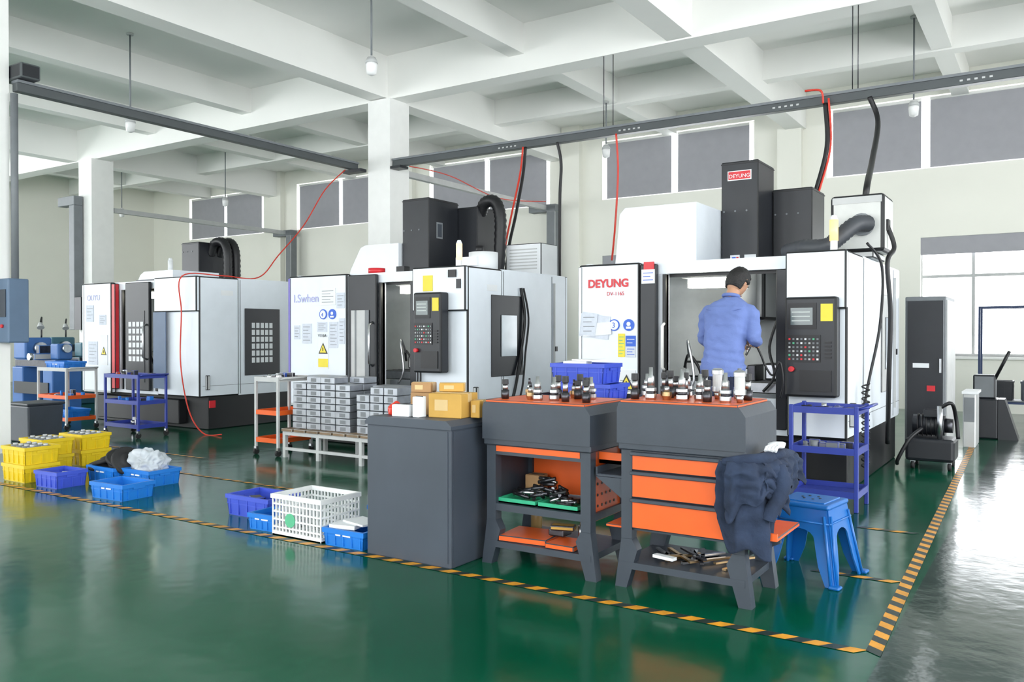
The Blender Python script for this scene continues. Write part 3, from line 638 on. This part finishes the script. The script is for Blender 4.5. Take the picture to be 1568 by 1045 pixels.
for sx in (0,1):
    for sgn in (-1,1):
        L=w if sx==0 else d; o=(d if sx==0 else w)/2*sgn
        n=int(L/.03)
        for i in range(n+1):
            s_=-L/2+i*L/n
            if sx==0: b.box(s_-.005,s_+.005,o-.004,o+.004,0,h,BASKW)
            else: b.box(o-.004,o+.004,s_-.005,s_+.005,0,h,BASKW)
        for z in (0,.05,.10,.15,.20,h-.02):
            hh=.03 if z>h-.03 or z==0 else .010
            if sx==0: b.box(-w/2,w/2,o-.006,o+.006,z,z+hh,BASKW)
            else: b.box(o-.006,o+.006,-d/2,d/2,z,z+hh,BASKW)
for i in range(9): b.box(-w/2,w/2,-d/2+i*d/8-.006,-d/2+i*d/8+.006,0,.008,BASKW)
for i in range(12): b.box(-w/2+i*w/11-.006,-w/2+i*w/11+.006,-d/2,d/2,0,.008,BASKW)
b.box(-w/2-.012,w/2+.012,-d/2-.012,-d/2,h-.02,h+.008,BASKW); b.box(-w/2-.012,w/2+.012,d/2,d/2+.012,h-.02,h+.008,BASKW); b.box(-w/2-.012,-w/2,-d/2,d/2,h-.02,h+.008,BASKW); b.box(w/2,w/2+.012,-d/2,d/2,h-.02,h+.008,BASKW)
b.cyl((-.05,-d/2-.006,.11),(-.05,-d/2-.012,.11),.045,SGREEN,n=20)
b.done((-4.09,3.90,0.002),.0)

# ------------------------------------------------------------------ carts & tables
def clut(b,x0,y0,z0,w,d,n,mats,hm):
    for i in range(n):
        x=x0+random.uniform(.05,w-.12); y=y0+random.uniform(.05,d-.12); h=random.uniform(.3,1)*hm; m=random.choice(mats)
        if random.random()<.5: b.box(x,x+random.uniform(.03,.1),y,y+random.uniform(.03,.08),z0,z0+h,m,.004,1)
        else: b.cyl((x,y,z0),(x,y,z0+h),random.uniform(.012,.03),m,n=12)
def cart(name,x,y,w,d,h,mf,ms,shelves,rim=.05,wheels=True,stuff=()):
    b=B(name); z0=.09 if wheels else 0
    for px in (0,w-.03):
        for py in (0,d-.03):
            b.box(px,px+.03,py,py+.03,z0,h,mf,.004,1)
            if wheels:
                b.cyl((px+.002,py+.015,.035),(px+.028,py+.015,.035),.035,RUBBER,n=14); b.box(px-.003,px+.033,py,py+.03,.05,.09,STEEL)
    for z in shelves:
        b.box(.005,w-.005,.005,d-.005,z,z+.01,ms)
        for q in ((.002,w-.002,0.002,.012),(.002,w-.002,d-.012,d-.002),(.002,.012,0.012,d-.012),(w-.012,w-.002,0.012,d-.012)): b.box(*q,z,z+rim,ms if z<h-.1 else mf)
    b.tube([(w,.03,h-.02),(w+.06,.03,h),(w+.06,d-.03,h),(w,d-.03,h-.02)],.01,mf,n=8)
    for z,n,mats,hm in stuff: clut(b,0,0,z+.01,w,d,n,mats,hm)
    return b.done((x,y,0))
cart('tool_cart',-1.72,6.50,.5,.42,.78,BLUEC,BLUEC,(.10,.42,.72),wheels=False,stuff=((.72,16,[DSTEEL,MGREY,SBLUE,STEEL,BLACK],.05),(.42,12,[DSTEEL,MGREY,ORANGE,STEEL],.08)))
cart('tool_cart',-10.4,6.2,.75,.42,.80,BLUEC,BLUEC,(.12,.42,.75),stuff=((.75,7,[DSTEEL,BASKW,ORANGE,STEEL],.1),(.12,4,[PAPER,STEEL],.14),(.42,7,[SGREEN,BLUE,DSTEEL],.08)))
cart('tool_cart',-12.05,6.2,.75,.45,.85,LGREY,ORANGE,(.12,.42,.8),stuff=((.42,9,[DSTEEL,BLUE,STEEL],.12),))
cart('tool_cart',-7.35,6.1,.38,.5,.84,LGREY,ORANGE,(.14,.44,.8),stuff=((.8,12,[DSTEEL,STEEL,PAPER,SBLUE],.08),))
cart('tool_cart',-3.42,5.5,.85,.45,.84,GREY,ORANGE,(.12,.45,.80),wheels=False)
crate(-11.7,6.42,.812,.5,.32,.12,BLUE,0); crate(-11.6,6.42,.132,.5,.32,.14,BLUE,0)
crate(-3.0,5.72,.812,.48,.34,.13,BLUE2,0); crate(-3.05,5.72,.943,.46,.33,.15,BLUE2,.03,extra=papers); crate(-2.8,5.72,.462,.25,.3,.12,BLUE2,0)
b=B('pallet_table'); w,d=1.7,.62
for px in (0,.5,1.1,w-.04):
    for py in (0,d-.04): b.box(px,px+.04,py,py+.04,0,.27,LGREY)
b.box(0.001,w-.001,0.001,.04,.24,.28,LGREY); b.box(0.001,w-.001,d-.04,d-.001,.24,.28,LGREY); b.box(0.001,w-.001,0.001,.03,.08,.11,LGREY)
for i in range(9): b.box(0+i*.19,.16+i*.19,-.02,d+.02,.28,.31,WOODM,.003,1)
b.done((-6.92,6.12,0))
def blocks(b,nx,nz,bw,bd,bh,m=ALU):
    for i in range(nx):
        for j in range(2):
            for k in range(nz-(1 if (i*7+j)%3==0 else 0)):
                jx=random.uniform(-.006,.006)
                x=i*(bw+.01)+jx; y=j*(bd+.01)
                b.box(x,x+bw,y,y+bd,k*bh,k*bh+bh-.006,m,.004,1); b.box(x+bw*.3,x+bw*.7,y-.001,y+.01,k*bh+.012,k*bh+bh-.02,MGREY)
b=B('aluminium_block_stack'); blocks(b,4,8,.2,.2,.070); b.done((-6.85,6.2,.311))
b=B('aluminium_block_stack'); blocks(b,3,6,.17,.22,.080); b.done((-5.92,6.2,.311))

# ------------------------------------------------------------------ stool
b=B('plastic_stool'); H=.43; tw,bw=.145,.215
def hwid(z): return tw+(bw-tw)*(1-z/H)
for k in range(4):
    R=Matrix.Rotation(k*math.pi/2,3,'Z')
    def P(s_,z,off=0):
        hw=hwid(z)-off
        return R@Vector((s_,-hw,z))
    pts=[(-hwid(0)*.98,0),(-hwid(H)*.98,H-.015),(hwid(H)*.98,H-.015),(hwid(0)*.98,0)]
    lw=.055
    arch=[(hwid(0)-lw,0),(.115,.10),(.092,.2)]
    for i in range(9):
        a=i*math.pi/8; arch.append((.085*math.cos(a),.235+.055*math.sin(a)))
    arch+=[(-.092,.2),(-.115,.10),(-(hwid(0)-lw),0)]
    pts+=arch
    vo=[b._v(P(x,z)) for x,z in pts]; vi=[b._v(P(x*.985,z,.008)) for x,z in pts]
    fs=[b.bm.faces.new(vo),b.bm.faces.new(list(reversed(vi)))]
    for i in range(len(pts)): fs.append(b.bm.faces.new((vo[i],vi[i],vi[(i+1)%len(pts)],vo[(i+1)%len(pts)])))
    for f in fs: f.material_index=b.mi(STOOLB)
    bmesh.ops.recalc_face_normals(b.bm,faces=fs)
    for sx in (-1,1):
        b.tube([P(sx*hwid(0)*.9,0,-.004),P(sx*hwid(H)*.9,H-.06,-.004)],.009,STOOLB,n=6)
    c=R@Vector((bw,-bw,0)); b.box(c.x-.03,c.x+.03,c.y-.03,c.y+.03,0,.018,STOOLB,.008)
    z=.33; b.tube([P(-hwid(z),z,-.002),P(hwid(z),z,-.002)],.006,STOOLB,n=6)
b.box(-tw-.012,tw+.012,-tw-.012,tw+.012,H-.03,H,STOOLB,.022,3)
b.box(-tw+.025,tw-.025,-tw+.025,tw-.025,H-.004,H+.006,STOOLB,.004)
for i in range(6):
    a=i*math.pi/3; b.cyl((.05*math.cos(a),.05*math.sin(a),H+.005),(.05*math.cos(a),.05*math.sin(a),H+.009),.008,BLACK,n=8)
b.done((-1.13,4.74,0),math.radians(-8),sc=.96)

# ------------------------------------------------------------------ jacket: draped cloth sheets hung on the bench side rail
b=B('work_jacket')
def drape(path,n,mrows,ztop,length,amp,freq,seed,out0=.0):
    P=[Vector((x,y,0)) for x,y in path]
    seg=[(P[i+1]-P[i]).length for i in range(len(P)-1)]; T=sum(seg)
    def at(s):
        d=s*T
        for i,L in enumerate(seg):
            if d<=L or i==len(seg)-1: return P[i]+(P[i+1]-P[i])*(d/L)
            d-=L
    rows=[]
    for j in range(mrows+1):
        t=j/mrows; row=[]
        for i in range(n+1):
            s=i/n; a=at(max(0,s-.04)); c=at(min(1,s+.04)); tan=(c-a).normalized(); nor=Vector((tan.y,-tan.x,0))
            base=at(s); L=length(s)
            ph=freq*s*6.283+seed+2.0*noise.noise(Vector((s*3+seed,t*1.5,0)))
            f=(1-abs(math.sin(ph*.5)))*2-1
            g=noise.noise(Vector((s*9+seed,t*7,seed)))
            bulge=.035*math.sin(min(1,t*4)*math.pi/2)
            off=out0+bulge+amp*(.25+.9*t)*f+.016*g
            z=ztop(s)-L*t+.008*noise.noise(Vector((s*12,t*9,seed+3)))
            q=base+nor*off+tan*(.014*noise.noise(Vector((s*6,t*5,seed+8))))
            row.append(b._v((q.x,q.y,z)))
        rows.append(row)
    k=b.mi(JACK)
    for r0,r1 in zip(rows[:-1],rows[1:]):
        for i in range(n):
            f=b.bm.faces.new((r0[i],r0[i+1],r1[i+1],r1[i])); f.material_index=k; f.smooth=True
pth=[(-.15,-.125),(-.02,-.125),(.03,-.10),(.055,-.02),(.06,.12),(.07,.30)]
drape(pth,90,44,lambda s:.705+.012*math.sin(s*7),lambda s:.31*math.exp(-((s-.25)/.26)**4)+.14+.03*math.sin(s*21),.016,5.0,1.3)
drape([(-.10,-.14),(.0,-.145),(.05,-.10),(.075,-.02),(.08,.10)],60,34,lambda s:.71,lambda s:.21+.05*math.sin(s*9+1)+.03*math.sin(s*23),.014,4.0,4.1,out0=.012)
drape([(.03,-.11),(.07,-.03),(.08,.10),(.085,.28)],50,26,lambda s:.715,lambda s:.15+.03*math.sin(s*13),.014,4.0,7.7,out0=.022)
rp=[(-.13,-.12,.70),(-.03,-.13,.715),(.05,-.08,.72),(.075,.03,.725),(.085,.15,.72),(.09,.29,.705)]
b.tube(rp,[.018,.03,.034,.036,.032,.02],JACK,n=14,smooth_path=8)
b.tube([(.06,-.07,.725),(.10,.02,.735),(.085,.12,.73),(.10,.2,.725)],[.014,.022,.022,.014],JACK,n=10,smooth_path=8)
b.tube([(.11,-.03,.69),(.135,-.05,.62),(.125,-.07,.55),(.10,-.10,.49),(.085,-.11,.44)],[.03,.040,.036,.034,.03],JACK,n=16,smooth_path=8,rib=.05)
jo=b.done((-1.22,4.05,0))
so=jo.modifiers.new('thick','SOLIDIFY'); so.thickness=.004
b=B('cotton_glove'); b.sph((0,0,0),.042,PAPER,(1,1.4,.35),n=24,nz=12,fn=lambda p:p*(1+.4*noise.noise(p*30)))
for i in range(4): b.tube([(-.02+i*.013,-.04,0),(-.03+i*.016,-.07,-.005),(-.03+i*.016,-.09,-.02)],.008,PAPER,n=8)
b.done((-1.14,4.10,.778))

# ------------------------------------------------------------------ man
man=bpy.data.objects.new('worker_man',None); S.collection.objects.link(man); man.location=(-2.21,6.42,.14); man.rotation_euler=(0,0,math.radians(-6))
def ell(b,c,rx,ry,n=28):
    L=[]
    for i in range(n):
        t=2*math.pi*i/n; cx,sy=math.cos(t),math.sin(t)
        k=1/(abs(cx)**2.5+abs(sy)**2.5)**(1/2.5)
        L.append(b._v((c[0]+rx*cx*k,c[1]+ry*sy*k,c[2])))
    return L
b=B('body')
tor=[(.82,0,.0,.164,.118),(.88,0,.0,.168,.122),(.96,0,.005,.163,.118),(1.05,0,.02,.158,.112),(1.15,0,.045,.165,.115),(1.25,0,.07,.178,.12),(1.33,0,.09,.188,.118),(1.39,0,.105,.178,.10),(1.43,0,.12,.14,.08),(1.455,0,.13,.09,.068),(1.47,0,.135,.062,.06)]
b.loft([ell(b,(x,y,z),rx,ry) for z,x,y,rx,ry in tor],CLOTHB)
b.tube([(0,.135,1.42),(.005,.165,1.49),(.012,.20,1.55)],[.057,.053,.053],SKIN,n=16)
RA=[(.14,.115,1.365),(.19,.11,1.335),(.213,.09,1.24),(.225,.08,1.145),(.20,.18,1.12),(.13,.31,1.13)]
LA=[(-.14,.115,1.365),(-.19,.12,1.335),(-.217,.13,1.24),(-.232,.15,1.13),(-.18,.26,1.10),(-.08,.38,1.10)]
b.tube(RA,[.060,.061,.055,.052,.042,.028],CLOTHB,n=18,smooth_path=5)
b.tube(LA,[.060,.061,.055,.052,.042,.028],CLOTHB,n=18,smooth_path=5)
for sx in (-1,1):
    b.tube([(sx*.085,0,.92),(sx*.095,0,.75),(sx*.105,.01,.5),(sx*.11,-.01,.3),(sx*.115,-.015,.09)],[.1,.095,.072,.066,.058],NAVY,n=18,smooth_path=5)
    b.tube([(sx*.115,-.05,.05),(sx*.12,.05,.05),(sx*.13,.15,.035)],[.048,.05,.035],BLACK,n=14,smooth_path=4)
me=remeshed(b.done(),.010,3)
def segd(p,a,c):
    a=Vector(a);c=Vector(c);t=max(0,min(1,(p-a).dot(c-a)/(c-a).length_squared)); return (p-(a+(c-a)*t)).length
me.materials.clear()
for m in (CLOTHB,NAVY,SKIN,BLACK): me.materials.append(m)
def region(p):
    if p.z<.085: return 3
    if (segd(p,RA[4],RA[5])<.06 and p.y>.15 and p.x>.1 and p.z<1.19) or (segd(p,LA[4],LA[5])<.055 and (p.y>.25)): return 2
    if p.z>1.475: return 2
    if p.z<.845: return 1
    return 0
for f in me.polygons: f.material_index=region(f.center); f.use_smooth=True
for v in me.vertices:
    p=v.co; r=region(p)
    if r in (0,1):
        fold=noise.noise(Vector((p.x*6,p.y*6,p.z*13)))*.010+noise.noise(Vector((p.x*16+p.z*8,p.y*15,p.z*22)))*.009
        rr=1-abs(noise.noise(Vector((p.x*5+p.z*7,p.y*6,p.z*9-p.x*5))))*4
        d=math.exp(-((p.z-1.0)/.10)**2)*.005*math.sin(p.z*95+p.x*14)
        v.co=p+v.normal*(fold+d+.004*max(0,rr))
bo=bpy.data.objects.new('body',me); S.collection.objects.link(bo); bo.parent=man
b=B('shirt_collar')
b.tube([(.060*math.cos(t)+.003,.142+.060*math.sin(t),1.48-.012*math.sin(t)) for t in [i*math.pi*2/18 for i in range(18)]],.014,CLOTHB,n=8,closed=True)
b.tube([(-.145,.01,1.375),(-.08,-.005,1.36),(0,-.01,1.355),(.08,-.005,1.36),(.145,.01,1.375)],.004,CLOTHB,n=6,smooth_path=4)
b.done(parent=man)
head=bpy.data.objects.new('head',None); S.collection.objects.link(head); head.parent=man; head.location=(.022,.225,1.59); head.rotation_euler=(math.radians(-34),math.radians(6),math.radians(-14)); head.scale=(1.03,1.03,1.03)
b=B('face_and_skull')
def hf(p):
    q=p.copy(); z=p.z
    if z<0:
        k=1+z*2.6; q.x*=max(.55,k*.5+.5)
        if p.y<0: q.y*=max(.55,1+z*4.0)
        else: q.y*=1+z*.2
    if p.y>.06: q.y=.06+(p.y-.06)*.75
    g=lambda x0,z0,s:math.exp(-(((p.x-x0)/s)**2+((z-z0)/s)**2)) if p.y>0 else 0
    q.y+=.022*math.exp(-((p.x/.014)**2+((z+.028)/.022)**2))*(p.y>0)+.008*math.exp(-((p.x/.012)**2+((z+.0)/.03)**2))*(p.y>0)
    q.y-=.008*(g(.032,.005,.017)+g(-.032,.005,.017))
    q.y+=.006*g(0,-.07,.03)+.008*g(0,-.105,.02)
    return q
b.sph((0,0,0),1,SKIN,(.076,.096,.118),n=48,nz=36,fn=hf)
for sx in (-1,1):
    b.sph((sx*.031,.078,.004),.0125,EYE,n=14,nz=8); b.sph((sx*.031,.0875,.004),.006,BLACK,n=10,nz=6)
    b.tube([(sx*.015,.094,.022),(sx*.032,.094,.027),(sx*.048,.083,.022)],.003,HAIR,n=6,smooth_path=3)
    b.tube([(sx*(.077+.006*math.sin(t)),-.012-.017*math.cos(t)*1,-.005+.03*math.sin(t)) for t in [i*math.pi*2/12 for i in range(12)]],.0055,SKIN,n=6,closed=True)
    b.sph((sx*.076,-.01,-.005),.02,SKIN,(.3,.8,1.3),n=12,nz=8)
b.tube([(-.022,.088,-.062),(0,.098,-.060),(.022,.088,-.062)],[.003,.006,.003],LIP,n=8,smooth_path=4)
b.done(parent=head)
b=B('hair')
def hr(p):
    q=hf(p)*1.0
    d=p.normalized()
    n=noise.noise(p*60)*.004+noise.noise(p*25)*.004
    face=(p.y>.03 and p.z<.06) or (p.z<-.066) or (p.y>-.015 and p.z<.0)
    if face: return q*.93
    return q+Vector((d.x,d.y,d.z))*(.013+n)
b.sph((0,0,0),1,HAIR,(.077,.098,.12),n=64,nz=48,fn=hr); b.done(parent=head)
def hand(name,wrist,dirv,up,flip):
    b=B(name); w=Vector(wrist); f=Vector(dirv).normalized(); u=Vector(up); u=(u-f*u.dot(f)).normalized(); s_=f.cross(u)*flip
    def P(a,c,e): return w+f*a+s_*c+u*e
    b.tube([P(-.02,0,0),P(.02,0,0),P(.055,0,0),P(.085,0,-.004)],[.026,.03,.036,.028],SKIN,n=14,smooth_path=3)
    for i,(c,L) in enumerate(((-.03,.068),(-.01,.078),(.01,.073),(.03,.056))):
        a0=.07
        b.tube([P(a0,c*.9,0),P(a0+L*.42,c,-.006),P(a0+L*.72,c,-.026),P(a0+L*.82,c,-.048)],[.0095,.0088,.0082,.0065],SKIN,n=10,smooth_path=3)
    b.tube([P(.015,-.02,-.005),P(.045,-.048,-.015),P(.07,-.05,-.032),P(.085,-.042,-.045)],[.013,.011,.0095,.007],SKIN,n=10,smooth_path=3)
    return b.done(parent=man)
hand('right_hand',RA[5],(-.35,1,-.15),(0.2,0,1),1); hand('left_hand',LA[5],(.4,1,-.1),(-.2,0,1),-1)
b=B('air_gun'); b.tube([(.10,.42,1.08),(.04,.46,1.08),(-.04,.46,1.06)],.014,STEEL,n=8,smooth_path=3); b.tube([(.10,.42,1.08),(.14,.43,.99),(.16,.45,.92),(.22,.46,.84),(.28,.46,.95),(.30,.48,.78),(.27,.5,.66)],.009,BLACK,n=6,smooth_path=8); b.done(parent=man)

# ------------------------------------------------------------------ right rear equipment
b=B('electrical_control_cabinet'); b.box(-1.40,-1.0,10.0,10.9,.05,1.72,MGREY,.012); b.box(-1.38,-1.02,9.985,10.005,.1,1.68,DARK,.006,1); b.box(-1.38,-1.02,10.02,10.88,0,.05,BLACK)
b.box(-1.001,-.99,10.03,10.87,.1,1.68,LGREY); b.box(-1.32,-1.16,9.98,9.987,.95,1.0,PAPER); b.box(-1.18,-1.1,9.975,9.987,.7,.76,RED); b.box(-1.06,-1.04,9.96,9.985,.9,1.05,STEEL)
b.done()
b=B('oil_pump_unit'); b.box(-1.25,-.82,8.95,9.35,.08,.30,DARK,.03); b.cyl((-1.2,9.15,.42),(-.92,9.15,.42),.1,DARK,n=20); b.cyl((-.92,9.15,.42),(-.85,9.15,.42),.07,DSTEEL,n=16)
for i in range(6): b.cyl((-1.16+i*.04,9.15,.42),(-1.15+i*.04,9.15,.42),.112,BLACK,n=20)
b.box(-1.1,-.95,9.05,9.12,.5,.58,DARK,.01); b.cyl((-.95,9.0,.3),(-.95,9.0,.62),.025,STEEL); b.tube([(-.95,9.0,.6),(-.85,9.0,.65),(-.82,9.1,.5),(-.8,9.1,.3)],.018,BLACK,n=8,smooth_path=5); b.tube([(-1.1,9.0,.4),(-1.2,8.9,.3),(-1.3,8.88,.1),(-1.32,8.95,.04)],.018,BLACK,n=8,smooth_path=5)
for x in (-1.2,-.88):
    for y in (9.0,9.3): b.cyl((x,y,.04),(x+.03,y,.04),.04,RUBBER,n=12); b.box(x-.005,x+.035,y-.02,y+.02,.06,.09,STEEL)
b.done()
FR=mat('rack_blue_grey',(.03,.05,.12),.5)
b=B('steel_rack_frame')
for x in (-.98,.15):
    for y in (14.0,14.4): b.box(x,x+.03,y,y+.03,0,1.72,FR)
for z in (.3,1.69): b.box(-.98,.18,14.002,14.028,z,z+.03,FR); b.box(-.98,.18,14.402,14.428,z,z+.03,FR)
b.box(-.98,.18,14.005,14.42,.335,.35,MGREY); b.done()
b=B('spot_welder'); b.box(-.95,-.62,12.0,12.4,0,.5,DARK,.02); b.box(-.9,-.65,12.05,12.3,.5,.8,MGREY,.02); b.tube([(-.66,12.1,.75),(-.5,12.0,1.1)],.02,BLACK); b.prism([(-.62,0),(-.4,0),(-.55,.5),(-.62,.5)],'y',12.0,12.35,DARK); b.done()
b=B('side_desk'); b.box(-.93,-.77,10.95,11.5,.62,.65,PAPER); b.box(-.92,-.79,10.97,11.48,0,.62,LGREY,.01,1); b.box(-.91,-.8,10.965,10.972,.3,.58,MGREY); b.done()
for x,m in ((-.73,DARK),(-.25,GREYC)): crate(x,14.2,.352,.4,.30,.28,m)
b=B('low_work_table'); b.box(-.3,.9,10.4,11.4,.34,.38,mat('table_green',(.25,.5,.4),.4)); b.box(-.2,.1,10.6,10.9,.38,.42,PAPER); b.box(.2,.4,10.5,10.8,.38,.44,YTAG)
for x in (-.28,.84):
    for y in (10.42,11.34): b.box(x,x+.04,y,y+.04,0,.34,BLUEC)
b.done((.6,1.4,0))
# ------------------------------------------------------------------ far left equipment
def lathe_m(x,y,m):
    b=B('bench_lathe'); b.box(0,.35,0,.5,0,.75,m,.02); b.box(1.0,1.3,0,.5,0,.75,m,.02); b.box(0,1.3,.05,.45,.75,.88,DSTEEL,.01); b.box(0,.4,.02,.48,.88,1.25,m,.03); b.cyl((.4,.25,1.07),(.5,.25,1.07),.1,STEEL,n=20)
    b.box(.65,.85,-.05,.5,.88,.98,LGREY,.01); b.box(.7,.8,.05,.25,.98,1.12,DSTEEL,.01); b.cyl((.75,-.05,.93),(.75,-.1,.93),.06,STEEL,n=16); b.box(1.0,1.25,.12,.38,.88,1.15,m,.03); b.cyl((1.25,.25,1.07),(1.32,.25,1.07),.07,STEEL,n=16)
    b.tube([(.2,.4,1.25),(.2,.4,1.5),(.4,.3,1.6),(.55,.2,1.5)],.015,BLACK,n=8,smooth_path=4); b.cyl((.55,.2,1.5),(.6,.18,1.42),.03,LGREY,r1=.06,n=12); b.box(.1,1.2,-.02,0,.3,.5,DARK)
    b.done((x,y,0))
lathe_m(-15.2,7.4,LATHEB); lathe_m(-16.6,8.6,TEAL); lathe_m(-14.6,9.4,LATHEB)
b=B('waste_bin'); b.box(-10.75,-10.3,5.2,5.6,0,.45,GREY,.02,taper=1.08); b.box(-10.78,-10.27,5.17,5.63,.45,.48,DARK,.01); b.done()

# ------------------------------------------------------------------ light
w=bpy.data.worlds.new('World'); S.world=w; w.use_nodes=True; nt=w.node_tree; bg=nt.nodes['Background']
bg.inputs['Color'].default_value=(.94,.97,1.0,1); bg.inputs['Strength'].default_value=8.2
def portal(loc,rot,sx,sy):  # guides sky light through openings, seen and added alike
    l=bpy.data.lights.new('window_portal','AREA'); l.shape='RECTANGLE'; l.size=sx; l.size_y=sy; l.cycles.is_portal=True
    o=bpy.data.objects.new('window_portal',l); o.location=loc; o.rotation_euler=rot; S.collection.objects.link(o)
for a,c in FH: portal(((a+c)/2,YF-.02,3.05),(math.radians(90),0,0),c-a,4.3)
for a,c in RH: portal((XR+.02,(a+c)/2,3.0),(math.radians(90),0,math.radians(90)),c-a,4.8)
for a,c in LH: portal((XL-.02,(a+c)/2,3.1),(math.radians(90),0,math.radians(-90)),c-a,4.4)
for a,c in LOW: portal(((a+c)/2,YB+.2,1.95),(math.radians(-90),0,0),c-a,2.05)
# ------------------------------------------------------------------ camera
cd=bpy.data.cameras.new('Camera'); cd.sensor_width=36; cd.lens=36*1280/1568; cd.clip_end=200
co=bpy.data.objects.new('Camera',cd); S.collection.objects.link(co); co.location=(0,0,1.32); co.rotation_euler=(math.radians(90-.51),0,math.radians(33.15)); S.camera=co
S.view_settings.view_transform='Standard'
